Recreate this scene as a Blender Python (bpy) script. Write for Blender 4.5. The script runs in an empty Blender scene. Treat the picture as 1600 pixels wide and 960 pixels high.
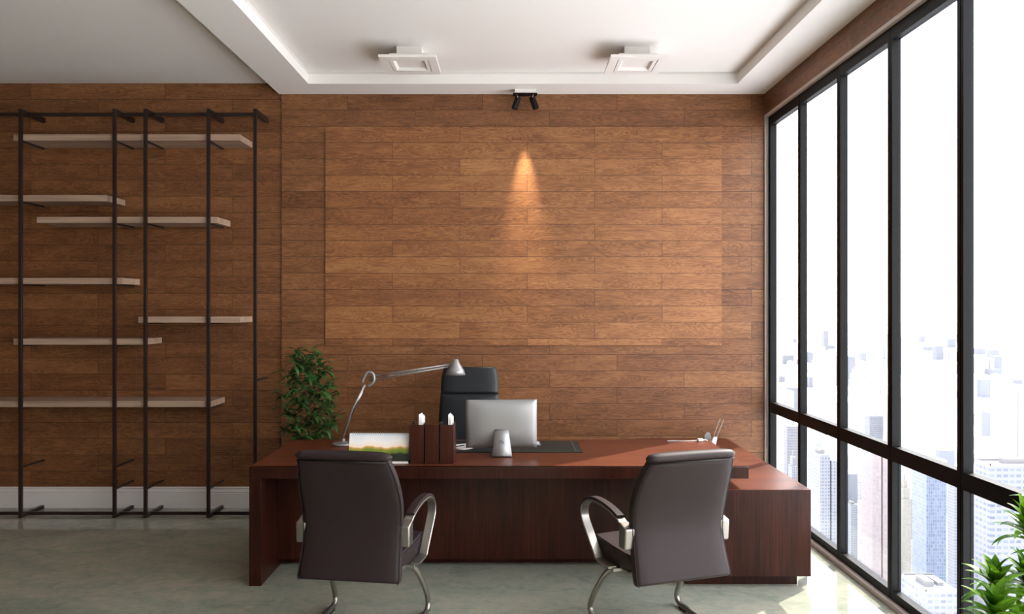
import bpy, bmesh, math, random
from mathutils import Vector, Matrix
random.seed(7)
S = bpy.context.scene
C = S.collection
PI = math.pi

# ---------------------------------------------------------------- camera
F = 1204.0                       # focal length in pixels of a 1600 px wide frame
EYE = 1.755
cd = bpy.data.cameras.new('camera'); cam = bpy.data.objects.new('camera', cd); C.objects.link(cam)
cd.sensor_width = 36.0; cd.lens = F / 1600 * 36.0
cd.shift_x = 2 / 1600.0
cd.clip_start = 0.05; cd.clip_end = 30000
cam.location = (0, 0, EYE); cam.rotation_euler = (PI / 2, 0, 0)
S.camera = cam

# ---------------------------------------------------------------- colour management, sky, sun
S.view_settings.view_transform = 'Standard'; S.view_settings.look = 'None'
S.view_settings.gamma = 1.0; S.view_settings.use_curve_mapping = False
S.view_settings.exposure = 0.84
w = bpy.data.worlds.new('sky'); S.world = w; w.use_nodes = True
wn = w.node_tree; wn.nodes.clear()
SKY = 4.3
out = wn.nodes.new('ShaderNodeOutputWorld'); bg = wn.nodes.new('ShaderNodeBackground')
tc = wn.nodes.new('ShaderNodeTexCoord'); sx = wn.nodes.new('ShaderNodeSeparateXYZ'); rp = wn.nodes.new('ShaderNodeValToRGB')
wn.links.new(tc.outputs['Generated'], sx.inputs[0]); wn.links.new(sx.outputs[2], rp.inputs[0])
rp.color_ramp.elements[0].position = 0.0; rp.color_ramp.elements[0].color = (1.0, 0.99, 0.97, 1)
rp.color_ramp.elements[1].position = 0.7; rp.color_ramp.elements[1].color = (0.86, 0.90, 1.0, 1)
wn.links.new(rp.outputs[0], bg.inputs[0]); bg.inputs[1].default_value = SKY
wn.links.new(bg.outputs[0], out.inputs[0])

EL = math.radians(42)
sd = bpy.data.lights.new('sun', 'SUN'); sd.energy = 6.2; sd.angle = math.radians(0.6); sd.color = (1.0, 0.93, 0.82)
sun = bpy.data.objects.new('sun', sd); C.objects.link(sun)
hx, hy = -1.0, -0.88
hl = math.hypot(hx, hy)
sdir = Vector((hx / hl * math.cos(EL), hy / hl * math.cos(EL), -math.sin(EL)))
sun.rotation_euler = sdir.to_track_quat('-Z', 'Y').to_euler(); sun.location = (8, 12, 10)

# ---------------------------------------------------------------- helpers
def link(o, parent=None):
    C.objects.link(o)
    if parent: o.parent = parent
    return o

def mesh(name, bm, mat, parent=None, smooth=False, loc=None, bevel=0, seg=2):
    bmesh.ops.recalc_face_normals(bm, faces=bm.faces)
    me = bpy.data.meshes.new(name); bm.to_mesh(me); bm.free()
    mats = mat if isinstance(mat, (list, tuple)) else [mat]
    for m in mats: me.materials.append(m)
    if smooth:
        for p in me.polygons: p.use_smooth = True
    o = bpy.data.objects.new(name, me)
    link(o, parent)
    if loc: o.location = loc
    if bevel:
        b = o.modifiers.new('bevel', 'BEVEL'); b.width = bevel; b.segments = seg; b.limit_method = 'ANGLE'; b.angle_limit = math.radians(40)
        for p in me.polygons: p.use_smooth = True
        try: me.set_sharp_from_angle(angle=math.radians(40))
        except Exception: pass
    return o

def box(bm, x0, x1, y0, y1, z0, z1, mi=0):
    vs = [bm.verts.new(p) for p in ((x0,y0,z0),(x1,y0,z0),(x1,y1,z0),(x0,y1,z0),(x0,y0,z1),(x1,y0,z1),(x1,y1,z1),(x0,y1,z1))]
    fs = []
    for q in ((0,3,2,1),(4,5,6,7),(0,1,5,4),(1,2,6,5),(2,3,7,6),(3,0,4,7)):
        f = bm.faces.new([vs[i] for i in q]); f.material_index = mi; fs.append(f)
    return vs

def bx(*a, **k):
    bm = bmesh.new(); box(bm, *a, **k); return bm

def boxes(lst):
    bm = bmesh.new()
    for a in lst: box(bm, *a)
    return bm

def frames(pts):
    pts = [Vector(p) for p in pts]; n = len(pts); T = []
    for i in range(n):
        a = pts[max(0, i-1)]; b = pts[min(n-1, i+1)]
        T.append((b - a).normalized())
    up = Vector((0, 0, 1)) if abs(T[0].z) < 0.9 else Vector((1, 0, 0))
    N = [(up - T[0]*up.dot(T[0])).normalized()]
    for i in range(1, n):
        v = N[-1] - T[i]*N[-1].dot(T[i]); N.append(v.normalized())
    return pts, T, N

def tube(bm, pts, r, n=12, closed=False):
    pts, T, N = frames(pts)
    rs = r if isinstance(r, (list, tuple)) else [r]*len(pts)
    rings = []
    for p, t, nn, rr in zip(pts, T, N, rs):
        b = t.cross(nn)
        rings.append([bm.verts.new(p + (nn*math.cos(2*PI*k/n) + b*math.sin(2*PI*k/n))*rr) for k in range(n)])
    m = len(rings)
    for i in range(m-1 if not closed else m):
        A = rings[i]; B = rings[(i+1) % m]
        for k in range(n):
            bm.faces.new((A[k], A[(k+1)%n], B[(k+1)%n], B[k]))
    if not closed:
        bm.faces.new(rings[0][::-1]); bm.faces.new(rings[-1])

def spline(pts, sub=6):
    P = [Vector(p) for p in pts]; o = []
    for i in range(len(P)-1):
        p0 = P[max(0,i-1)]; p1 = P[i]; p2 = P[i+1]; p3 = P[min(len(P)-1,i+2)]
        for k in range(sub):
            t = k/sub
            o.append(0.5*((2*p1) + (p2-p0)*t + (2*p0-5*p1+4*p2-p3)*t*t + (3*p1-p0-3*p2+p3)*t**3))
    o.append(P[-1]); return o

def lathe(bm, prof, n=32, c=(0,0,0)):
    rings = []
    for r, z in prof:
        rings.append([bm.verts.new((c[0]+max(r,1e-4)*math.cos(2*PI*k/n), c[1]+max(r,1e-4)*math.sin(2*PI*k/n), c[2]+z)) for k in range(n)])
    for A, B in zip(rings, rings[1:]):
        for k in range(n): bm.faces.new((A[k], A[(k+1)%n], B[(k+1)%n], B[k]))
    bm.faces.new(rings[0][::-1]); bm.faces.new(rings[-1])

def strap(bm, pts, width, thick, axis='x', x=0.0):
    """flat band following a path (y,z) at the given x, 'width' across x"""
    P = spline([(0, p[0], p[1]) for p in pts], 6); n = len(P)
    ws = width if callable(width) else (lambda t: width)
    rows = []
    for i, p in enumerate(P):
        a = P[max(0,i-1)]; b = P[min(n-1,i+1)]; t = (b-a).normalized(); nn = Vector((0, -t.z, t.y))
        wd = ws(i/(n-1))/2; th = thick/2; r = min(th*0.6, 0.004)
        ring = []
        for (sx_, sn) in ((-1,-1),(1,-1),(1,1),(-1,1)):
            for k in (0, 1):
                if (sx_*sn > 0) == (k == 0): q = (sx_*wd, sn*(th-r))
                else: q = (sx_*(wd-r), sn*th)
                ring.append(q)
        rows.append([bm.verts.new((x+q[0], p.y+nn.y*q[1], p.z+nn.z*q[1])) for q in ring])
    for A, B in zip(rows, rows[1:]):
        m = len(A)
        for k in range(m): bm.faces.new((A[k], A[(k+1)%m], B[(k+1)%m], B[k]))
    bm.faces.new(rows[0][::-1]); bm.faces.new(rows[-1])

def empty(name, loc, rz=0, label=None, cat=None, group=None, kind=None):
    o = bpy.data.objects.new(name, None); link(o); o.location = loc; o.rotation_euler = (0, 0, rz)
    o.empty_display_size = 0.1
    return tag(o, label, cat, group, kind)

def tag(o, label=None, cat=None, group=None, kind=None):
    if label: o['label'] = label
    if cat: o['category'] = cat
    if group: o['group'] = group
    if kind: o['kind'] = kind
    return o

def struct(name, bm, mat, **k):
    return tag(mesh(name, bm, mat, **k), kind='structure')

def copy_tree(o, parent=None):
    c = o.copy(); C.objects.link(c)
    if parent: c.parent = parent
    for ch in [x for x in o.children]: copy_tree(ch, c)
    return c

# ---------------------------------------------------------------- materials
def srgb(r, g, b):
    f = lambda c: (c/255/12.92) if c/255 <= 0.04045 else ((c/255+0.055)/1.055)**2.4
    return (f(r), f(g), f(b), 1)

def principled(name, col, rough=0.5, metal=0.0, spec=0.5, coat=0.0, coat_rough=0.05):
    m = bpy.data.materials.new(name); m.use_nodes = True
    b = m.node_tree.nodes['Principled BSDF']
    b.inputs['Base Color'].default_value = col if len(col) == 4 else (*col, 1)
    b.inputs['Roughness'].default_value = rough; b.inputs['Metallic'].default_value = metal
    b.inputs['Specular IOR Level'].default_value = spec
    b.inputs['Coat Weight'].default_value = coat; b.inputs['Coat Roughness'].default_value = coat_rough
    return m

class NT:
    def __init__(s, m): s.t = m.node_tree; s.n = s.t.nodes; s.l = s.t.links; s.b = s.n.get('Principled BSDF')
    def new(s, typ, **k):
        o = s.n.new(typ)
        for a, v in k.items(): setattr(o, a, v)
        return o
    def set(s, sock, v):
        if isinstance(v, bpy.types.NodeSocket): s.l.new(v, sock)
        else: sock.default_value = v
    def math(s, op, a, b=None, clamp=False):
        o = s.new('ShaderNodeMath', operation=op); o.use_clamp = clamp
        s.set(o.inputs[0], a)
        if b is not None: s.set(o.inputs[1], b)
        return o.outputs[0]
    def xyz(s, x, y, z):
        o = s.new('ShaderNodeCombineXYZ'); s.set(o.inputs[0], x); s.set(o.inputs[1], y); s.set(o.inputs[2], z); return o.outputs[0]
    def obj(s):
        o = s.new('ShaderNodeTexCoord'); q = s.new('ShaderNodeSeparateXYZ'); s.l.new(o.outputs['Object'], q.inputs[0])
        return q.outputs[0], q.outputs[1], q.outputs[2], o.outputs['Object']
    def noise(s, vec, scale, detail=4, rough=0.5, dist=0.0):
        o = s.new('ShaderNodeTexNoise'); s.set(o.inputs['Vector'], vec)
        o.inputs['Scale'].default_value = scale; o.inputs['Detail'].default_value = detail
        o.inputs['Roughness'].default_value = rough; o.inputs['Distortion'].default_value = dist
        return o.outputs['Fac']
    def ramp(s, fac, stops):
        o = s.new('ShaderNodeValToRGB'); s.l.new(fac, o.inputs[0]); e = o.color_ramp.elements
        while len(e) < len(stops): e.new(0.5)
        for k, (p, c) in enumerate(stops): e[k].position = p; e[k].color = c
        return o.outputs[0]
    def mix(s, fac, a, b, mode='MIX'):
        o = s.new('ShaderNodeMix', data_type='RGBA', blend_type=mode)
        s.set(o.inputs[0], fac); s.set(o.inputs[6], a); s.set(o.inputs[7], b); return o.outputs[2]
    def bump(s, h, strength=0.2, dist=0.01):
        o = s.new('ShaderNodeBump'); o.inputs['Strength'].default_value = strength; o.inputs['Distance'].default_value = dist
        s.l.new(h, o.inputs['Height']); s.l.new(o.outputs[0], s.b.inputs['Normal'])

def plank_wood(name, u_axis, row, length, u0, z0, dark, mid, light, off=0.5):
    """horizontal boards: joints every 'length', alternate rows shifted; grain, tone and joints from object coordinates"""
    m = principled(name, mid, 0.42, spec=0.35); t = NT(m)
    X, Y, Z, _ = t.obj(); U = X if u_axis == 'x' else Y
    zz = t.math('DIVIDE', t.math('SUBTRACT', Z, z0), row)
    r = t.math('FLOOR', zz); rf = t.math('FRACT', zz)
    sh = t.math('MULTIPLY', t.math('MODULO', t.math('ADD', r, 200.0), 2.0), off)
    uu = t.math('ADD', t.math('DIVIDE', t.math('SUBTRACT', U, u0), length), sh)
    c = t.math('FLOOR', uu); uf = t.math('FRACT', uu)
    wn_ = t.new('ShaderNodeTexWhiteNoise', noise_dimensions='2D'); t.l.new(t.xyz(r, c, 0.0), wn_.inputs['Vector'])
    idv = wn_.outputs['Value']
    off_ = t.math('MULTIPLY', idv, 37.0)
    # cathedral grain
    gv = t.xyz(t.math('ADD', t.math('MULTIPLY', U, 1.6), off_), t.math('MULTIPLY', Z, 9.0), off_)
    n1 = t.noise(gv, 1.3, 3, 0.55, 0.6)
    rings = t.math('FRACT', t.math('MULTIPLY', n1, 15.0))
    rings = t.math('ABSOLUTE', t.math('SUBTRACT', rings, 0.5))
    gv2 = t.xyz(t.math('ADD', t.math('MULTIPLY', U, 6.0), off_), t.math('MULTIPLY', Z, 160.0), off_)
    n2 = t.noise(gv2, 1.0, 3, 0.6)
    gv3 = t.xyz(t.math('ADD', t.math('MULTIPLY', U, 2.0), off_), t.math('MULTIPLY', Z, 7.0), off_)
    n3 = t.noise(gv3, 1.5, 3, 0.5)
    g = t.math('ADD', t.math('MULTIPLY', rings, 0.42), t.math('MULTIPLY', n2, 0.46))
    g = t.math('ADD', g, t.math('MULTIPLY', n3, 0.40))
    g = t.math('ADD', g, t.math('MULTIPLY', t.math('SUBTRACT', idv, 0.5), 0.17))
    col = t.ramp(g, [(0.26, dark), (0.50, mid), (0.80, light)])
    # joints
    jz = t.math('LESS_THAN', t.math('MINIMUM', rf, t.math('SUBTRACT', 1.0, rf)), 0.0022/row)
    ju = t.math('LESS_THAN', t.math('MINIMUM', uf, t.math('SUBTRACT', 1.0, uf)), 0.0020/length)
    j = t.math('MAXIMUM', jz, ju)
    col = t.mix(t.math('MULTIPLY', j, 0.75), col, (dark[0]*0.35, dark[1]*0.3, dark[2]*0.3, 1))
    t.l.new(col, t.b.inputs['Base Color'])
    rr = t.math('ADD', 0.36, t.math('MULTIPLY', n2, 0.2)); t.l.new(rr, t.b.inputs['Roughness'])
    t.bump(t.math('SUBTRACT', t.math('MULTIPLY', n2, 0.25), j), 0.35, 0.003)
    return m

def veneer(name, axis, dark, mid, light, rough=0.32, coat=0.0, sc=1.0):
    """fine straight-grained reddish veneer; grain runs along the given axis"""
    m = principled(name, mid, rough, spec=0.22, coat=coat, coat_rough=0.15); t = NT(m)
    X, Y, Z, _ = t.obj()
    k = {'x': (1.2, 45, 45), 'y': (45, 1.2, 45), 'z': (45, 45, 1.2)}[axis]
    v = t.xyz(t.math('MULTIPLY', X, k[0]*sc), t.math('MULTIPLY', Y, k[1]*sc), t.math('MULTIPLY', Z, k[2]*sc))
    n1 = t.noise(v, 2.2, 5, 0.62, 0.15)
    k2 = {'x': (0.8, 6, 6), 'y': (6, 0.8, 6), 'z': (6, 6, 0.8)}[axis]
    v2 = t.xyz(t.math('MULTIPLY', X, k2[0]), t.math('MULTIPLY', Y, k2[1]), t.math('MULTIPLY', Z, k2[2]))
    n2 = t.noise(v2, 1.5, 4, 0.55, 0.5)
    g = t.math('ADD', t.math('MULTIPLY', n1, 0.6), t.math('MULTIPLY', n2, 0.45))
    t.l.new(t.ramp(g, [(0.36, dark), (0.53, mid), (0.74, light)]), t.b.inputs['Base Color'])
    t.bump(n1, 0.08, 0.002)
    return m

WD, WM, WL = srgb(78, 47, 27), srgb(113, 73, 45), srgb(146, 101, 64)
PD, PM, PL = srgb(90, 54, 31), srgb(130, 85, 52), srgb(164, 115, 72)
ROW = 25.5 / 179.2
M = {}
M['wall_wood'] = plank_wood('oak_boards', 'x', ROW, 1.174, (964-798)/179.2, EYE + (480-171.9)/179.2, WD, WM, WL)
M['panel_wood'] = plank_wood('oak_boards_panel', 'x', ROW, 1.174, (824-798)/180.2, EYE + (480-196.9)/179.8, PD, PM, PL)
M['left_wood'] = plank_wood('oak_boards_left', 'x', 25.2/178.4, 1.174, -3.02, EYE + (480-257)/178.4, WD, WM, WL)
M['side_wood'] = plank_wood('oak_boards_side', 'y', ROW, 1.174, 0.3, 3.39, WD, WM, WL)
M['paint'] = principled('white_paint', srgb(232, 229, 225), 0.6, spec=0.2)
t = NT(M['paint']); _, _, _, ov = t.obj(); t.bump(t.noise(ov, 60, 3), 0.03, 0.002)
M['trim'] = principled('trim_paint', srgb(214, 211, 207), 0.35, spec=0.4)
t = NT(M['trim']); _, _, _, ov = t.obj(); t.bump(t.noise(ov, 80, 3), 0.02, 0.001)
M['casing'] = principled('casing_grey', srgb(190, 178, 170), 0.45)
t = NT(M['casing']); _, _, _, ov = t.obj(); t.bump(t.noise(ov, 80, 3), 0.02, 0.001)
M['rear_wall'] = principled('plaster', srgb(142, 134, 125), 0.8)
t = NT(M['rear_wall']); _, _, _, ov = t.obj(); t.bump(t.noise(ov, 30, 3), 0.05, 0.003)

# polished stone floor
m = principled('polished_stone', (0.2, 0.2, 0.17, 1), 0.1, spec=0.3); M['floor'] = m; t = NT(m)
X, Y, Z, ov = t.obj()
v = t.xyz(X, t.math('MULTIPLY', Y, 1.6), Z)
a = t.noise(v, 1.3, 8, 0.62, 0.8); b_ = t.noise(v, 6.5, 7, 0.65, 1.2); c_ = t.noise(v, 22, 5, 0.6, 0.5)
g = t.math('ADD', t.math('MULTIPLY', a, 0.42), t.math('ADD', t.math('MULTIPLY', b_, 0.38), t.math('MULTIPLY', c_, 0.2)))
col = t.ramp(g, [(0.36, srgb(120, 127, 114)), (0.48, srgb(143, 146, 132)), (0.57, srgb(157, 154, 138)), (0.68, srgb(168, 163, 146))])
t.l.new(col, t.b.inputs['Base Color'])
t.l.new(t.math('ADD', 0.02, t.math('MULTIPLY', c_, 0.04)), t.b.inputs['Roughness'])

M['desk_z_shaded'] = veneer('mahogany_upright_shaded', 'z', srgb(24, 9, 6), srgb(48, 20, 12), srgb(72, 34, 22))  # same mahogany as the tops, shade of the upright faces darkened in
M['desk_x_lit'] = veneer('mahogany_flat_lit', 'x', srgb(68, 32, 19), srgb(88, 44, 28), srgb(106, 57, 38), rough=0.35, sc=0.6)  # same mahogany, light falling on the tops put into a paler colour
def metal(name, col, rough, spec=0.5, mt=1.0):
    m = principled(name, col, rough, mt, spec); t = NT(m); _, _, _, ov = t.obj()
    n = t.noise(ov, 90, 3); t.l.new(t.math('ADD', rough-0.04, t.math('MULTIPLY', n, 0.08)), t.b.inputs['Roughness']); return m
M['steel'] = metal('brushed_steel', srgb(158, 154, 147), 0.38)
M['black_metal'] = metal('dark_brown_metal', srgb(44, 32, 28), 0.4, mt=0.3)
M['window_black'] = metal('window_frame_black', srgb(15, 17, 19), 0.45, spec=0.12, mt=0.0)
M['black'] = metal('matt_black', srgb(7, 7, 7), 0.5, spec=0.2, mt=0.0)
M['silver'] = metal('satin_aluminium', srgb(150, 150, 150), 0.42, mt=0.6)
M['white_plastic'] = metal('white_plastic', srgb(228, 227, 224), 0.35, mt=0.0)
M['grey_plastic'] = metal('grey_plastic', srgb(140, 142, 142), 0.4, mt=0.0)
M['white_metal'] = metal('white_enamel', srgb(230, 226, 222), 0.4, mt=0.0)
def leather(name, col, rough=0.42):
    m = principled(name, col, rough, spec=0.28); t = NT(m); _, _, _, ov = t.obj()
    o = t.new('ShaderNodeTexVoronoi', feature='F1'); t.l.new(ov, o.inputs['Vector']); o.inputs['Scale'].default_value = 420
    n = t.noise(ov, 5, 3)
    t.l.new(t.mix(t.math('MULTIPLY', n, 0.35), col, (col[0]*1.5, col[1]*1.35, col[2]*1.3, 1)), t.b.inputs['Base Color'])
    t.bump(o.outputs['Distance'], 0.12, 0.0008); return m
M['leather'] = leather('brown_leather', srgb(38, 28, 29), 0.55)
M['piping_shade'] = leather('brown_leather_piping_shade', srgb(22, 16, 16), 0.5)  # for real piping, and for the painted shadow under the head roll
M['black_leather'] = leather('black_leather', srgb(30, 33, 37), 0.4)
M['shelf_board'] = veneer('pale_oak', 'x', srgb(140, 116, 98), srgb(166, 141, 122), srgb(184, 160, 140), rough=0.5, sc=0.5)
M['paper'] = principled('paper', srgb(238, 236, 230), 0.7); t = NT(M['paper']); _, _, _, ov = t.obj(); t.bump(t.noise(ov, 120, 2), 0.05, 0.0005)
M['mat'] = principled('blotter', srgb(38, 46, 45), 0.4, spec=0.15); t = NT(M['mat']); _, _, _, ov = t.obj(); t.bump(t.noise(ov, 300, 2), 0.04, 0.0003)
M['mat_trim'] = principled('blotter_rail', srgb(64, 74, 74), 0.35, spec=0.2); t = NT(M['mat_trim']); _, _, _, ov = t.obj(); t.bump(t.noise(ov, 300, 2), 0.04, 0.0003)
M['file_wood'] = veneer('file_veneer', 'z', srgb(36, 15, 9), srgb(58, 27, 17), srgb(76, 40, 27), rough=0.35)
def leafmat(name, c0, c1):
    m = principled(name, c0, 0.45, spec=0.2); t = NT(m); _, _, _, ov = t.obj()
    n = t.noise(ov, 9, 3)
    t.l.new(t.ramp(n, [(0.38, c0), (0.62, c1)]), t.b.inputs['Base Color'])
    t.b.inputs['Subsurface Weight'].default_value = 0.0
    tr = t.new('ShaderNodeBsdfTranslucent'); t.l.new(t.ramp(n, [(0.38, c0), (0.62, c1)]), tr.inputs[0])
    mx = t.new('ShaderNodeMixShader'); mx.inputs[0].default_value = 0.25
    o = t.n['Material Output']; t.l.new(t.b.outputs[0], mx.inputs[1]); t.l.new(tr.outputs[0], mx.inputs[2]); t.l.new(mx.outputs[0], o.inputs[0])
    return m
M['leaf'] = leafmat('fresh_leaf', srgb(34, 84, 12), srgb(104, 148, 30))
M['ficus_leaf'] = leafmat('dark_leaf', srgb(42, 84, 38), srgb(84, 122, 66))
M['bark'] = veneer('bark', 'z', srgb(70, 56, 40), srgb(104, 86, 62), srgb(130, 112, 84), rough=0.8)
M['pot'] = principled('ceramic_pot', srgb(226, 224, 220), 0.3); t = NT(M['pot']); _, _, _, ov = t.obj(); t.bump(t.noise(ov, 12, 2), 0.05, 0.003)
M['soil'] = principled('soil', srgb(52, 38, 28), 0.95); t = NT(M['soil']); _, _, _, ov = t.obj(); t.bump(t.noise(ov, 60, 4), 0.8, 0.01)

# thin window glass: clear, with its own weak mirror reflection
m = bpy.data.materials.new('window_glass'); m.use_nodes = True; M['glass'] = m; t = NT(m); t.n.remove(t.b)
lw = t.new('ShaderNodeLayerWeight'); lw.inputs[0].default_value = 0.5
fres = t.math('ADD', 0.03, t.math('MULTIPLY', 0.97, t.math('POWER', lw.outputs['Facing'], 5.0)))
tr = t.new('ShaderNodeBsdfTransparent'); gl = t.new('ShaderNodeBsdfGlossy'); gl.inputs['Roughness'].default_value = 0.0
mx = t.new('ShaderNodeMixShader'); t.l.new(fres, mx.inputs[0]); t.l.new(tr.outputs[0], mx.inputs[1]); t.l.new(gl.outputs[0], mx.inputs[2])
t.l.new(mx.outputs[0], t.n['Material Output'].inputs[0])

# ---------------------------------------------------------------- room shell
ZB = 6.72          # main back wall
ZL = 6.735          # left back wall, set back
RX = 2.21          # window wall
LX = -6.4; RY = -3.2
H_SOF = EYE + 1.858; H_CEIL = EYE + 1.956
XC = (440-798)/179.2      # where the two back walls meet
struct('floor', bx(LX-0.2, 2.35, RY-0.2, ZL+0.2, -0.15, 0), M['floor'])
struct('wall_back', bx(XC, 2.29, ZB, ZB+0.25, 0, H_CEIL+0.1), M['wall_wood'])
struct('wall_back_left', bx(LX-0.2, XC, ZL, ZL+0.25, 0, H_CEIL+0.1), M['left_wood'])
# raised panel on the back wall
struct('trim_1', bx((508-798)/179.7, (1128-798)/179.7, ZB-0.012, ZB, EYE+(480-540)/179.7, EYE+(480-197)/179.7), M['panel_wood'])
struct('wall_left', bx(LX-0.2, LX, RY-0.2, ZL, 0, H_CEIL+0.1), M['side_wood'])
struct('wall_rear', bx(LX, 2.35, RY-0.2, RY, 0, H_CEIL+0.1), M['rear_wall'])
W0, W1 = 0.031, 3.405     # window opening: bottom, top
struct('wall_right', boxes([(RX, 2.33, RY, ZB, W1+0.022, H_CEIL+0.1)]), M['side_wood'])
# pale reveal around the opening
struct('trim_2', boxes([(RX, 2.33, RY, ZB, W1, W1+0.022), (RX, 2.33, RY, ZB, 0, W0), (RX, 2.33, ZB-0.02, ZB, W0, W1)]), M['casing'])
# ceiling: flat slab, lowered border, recessed tray
TX0, TX1, TY1, TY0 = -1.683, 1.885, 6.41, -0.5
BXL = (436-798)/179.2
struct('ceiling', bx(LX-0.2, 2.35, RY-0.2, ZL+0.2, H_CEIL, H_CEIL+0.12), M['paint'])
struct('trim_3', boxes([(BXL, TX0, RY, ZB, H_SOF, H_CEIL), (TX1, RX, RY, ZB, H_SOF, H_CEIL), (TX0, TX1, TY1, ZB, H_SOF, H_CEIL), (TX0, TX1, RY, TY0, H_SOF, H_CEIL)]), M['paint'])
# slim moulding line near the top of the tray sides
g = 0.004
struct('trim_4', boxes([(TX0, TX0+g, TY0, TY1, H_CEIL-0.016, H_CEIL), (TX1-g, TX1, TY0, TY1, H_CEIL-0.016, H_CEIL), (TX0+g, TX1-g, TY1-g, TY1, H_CEIL-0.016, H_CEIL)]), M['trim'])
# baseboards with moulded top
def baseboard(name, x0, x1, yw):
    prof = [(0,0),(0.017,0),(0.017,0.128),(0.013,0.131),(0.013,0.136),(0.017,0.140),(0.017,0.146),(0.011,0.152),(0.009,0.166),(0.012,0.170),(0.014,0.176),(0.010,0.183),(0,0.184)]
    bm = bmesh.new()
    A = [bm.verts.new((x0, yw-p[0], p[1])) for p in prof]; B = [bm.verts.new((x1, yw-p[0], p[1])) for p in prof]
    n = len(prof)
    for i in range(n): bm.faces.new((A[i], A[(i+1)%n], B[(i+1)%n], B[i]))
    bm.faces.new(A); bm.faces.new(B[::-1])
    struct(name, bm, M['trim'])
baseboard('baseboard_left', LX, XC, ZL)
baseboard('baseboard_back', XC, RX-0.02, ZB)

# ---------------------------------------------------------------- window wall: one glazed bay per mullion
XI, XO = 2.24, 2.292
ys = [6.70, 6.012, 5.293, 4.58, 3.869, 3.15, 2.43, 1.71, 0.99, 0.27, -0.45, -1.17, -1.89, -2.61]
WE = RY
MW = 0.056
for i, yf in enumerate(ys):
    yn = ys[i+1] if i+1 < len(ys) else WE
    r = empty('window_%d' % (i+1), (XI, yf, W0), kind='structure')
    o = Vector((XI, yf, W0))
    def part(name, *a, mat='window_black', bevel=0.0):
        bm = bx(*a)
        bmesh.ops.translate(bm, verts=bm.verts, vec=-o); return mesh(name, bm, M[mat], r, bevel=bevel)
    bm = boxes([(XI, XI+0.014, yf-MW, yf-MW*0.62, W0, W1), (XI, XI+0.014, yf-MW*0.5, yf, W0, W1), (XI+0.014, XO, yf-MW, yf, W0, W1)])
    bmesh.ops.translate(bm, verts=bm.verts, vec=-o); mesh('mullion', bm, M['window_black'], r)
    part('frame_rail', XI, XO, yn, yf-MW, W0, 0.084)
    part('frame_rail', XI, XO, yn, yf-MW, 3.328, W1)
    part('transom', XI, XO, yn, yf-MW, 0.848, 0.935)
    part('glass_pane', 2.272, 2.278, yn, yf-MW, 0.084, 0.848, mat='glass')
    part('glass_pane', 2.272, 2.278, yn, yf-MW, 0.935, 3.328, mat='glass')

# ---------------------------------------------------------------- executive desk
D0, DX0, DX1, DZ, DT = 4.84, -1.644, 1.495, 0.75, 0.074
DY1 = 5.84
o = Vector((0, D0, 0))
desk = empty('executive_desk', o, label='long dark mahogany executive desk in front of the raised wall panel', cat='desk')
def dp(name, a, mat, bevel=0.0015, parent=desk, org=o):
    bm = bx(*a); bmesh.ops.translate(bm, verts=bm.verts, vec=-org); return mesh(name, bm, M[mat], parent, bevel=bevel)
dp('tabletop', (DX0+0.0, DX1, D0+0.004, DY1, DZ-0.006, DZ), 'desk_x_lit', bevel=0.001)
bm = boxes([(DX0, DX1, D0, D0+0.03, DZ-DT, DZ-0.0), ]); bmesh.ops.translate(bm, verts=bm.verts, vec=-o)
tag(mesh('front_edge', bm, M['desk_z_shaded'], desk, bevel=0.001), label='upright-grained front edge with shade put into its colour')
dp('top_core', (DX0, DX1, D0+0.03, DY1, DZ-DT, DZ-0.006), 'desk_z_shaded')
dp('side_panel', (DX0, DX0+0.075, D0+0.001, DY1, 0, DZ-DT), 'desk_z_shaded')
dp('modesty_panel', (DX0+0.075, 1.08, D0+0.36, D0+0.39, 0.052, DZ-DT), 'desk_z_shaded')
dp('plinth', (DX0+0.075, 1.08, D0+0.45, D0+0.47, 0.0, 0.10), 'desk_z_shaded')
dp('support_block', (0.98, 1.33, D0+0.12, DY1-0.1, 0.612, DZ-DT), 'desk_z_shaded')

# side cabinet running back to the wall
CX0, CX1, CY0, CH = 1.085, 1.878, 4.82, 0.612
o2 = Vector((1.48, CY0, 0))
cab = empty('side_cabinet', o2, label='low mahogany cabinet under right end of desk, running back beside window', cat='cabinet')
dp('cabinet_top', (CX0, CX1, CY0+0.002, ZB-0.02, CH-0.02, CH), 'desk_x_lit', parent=cab, org=o2, bevel=0.001)
dp('body', (CX0, CX1, CY0, ZB-0.02, 0.068, CH-0.004), 'desk_z_shaded', parent=cab, org=o2)
dp('plinth', (CX0+0.02, CX1-0.065, CY0+0.056, ZB-0.08, 0, 0.068), 'desk_z_shaded', parent=cab, org=o2)
# doors on the user's side of the cabinet
for k in range(3):
    y0 = CY0+0.98+k*0.28
    d = dp('cabinet_door', (CX0-0.018, CX0, y0, y0+0.27, 0.075, CH-0.03), 'desk_z_shaded', parent=cab, org=o2)
    bm = bx(CX0-0.036, CX0-0.018, y0+0.235, y0+0.245, 0.32, 0.46); bmesh.ops.translate(bm, verts=bm.verts, vec=-o2); mesh('handle', bm, M['steel'], d)

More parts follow.
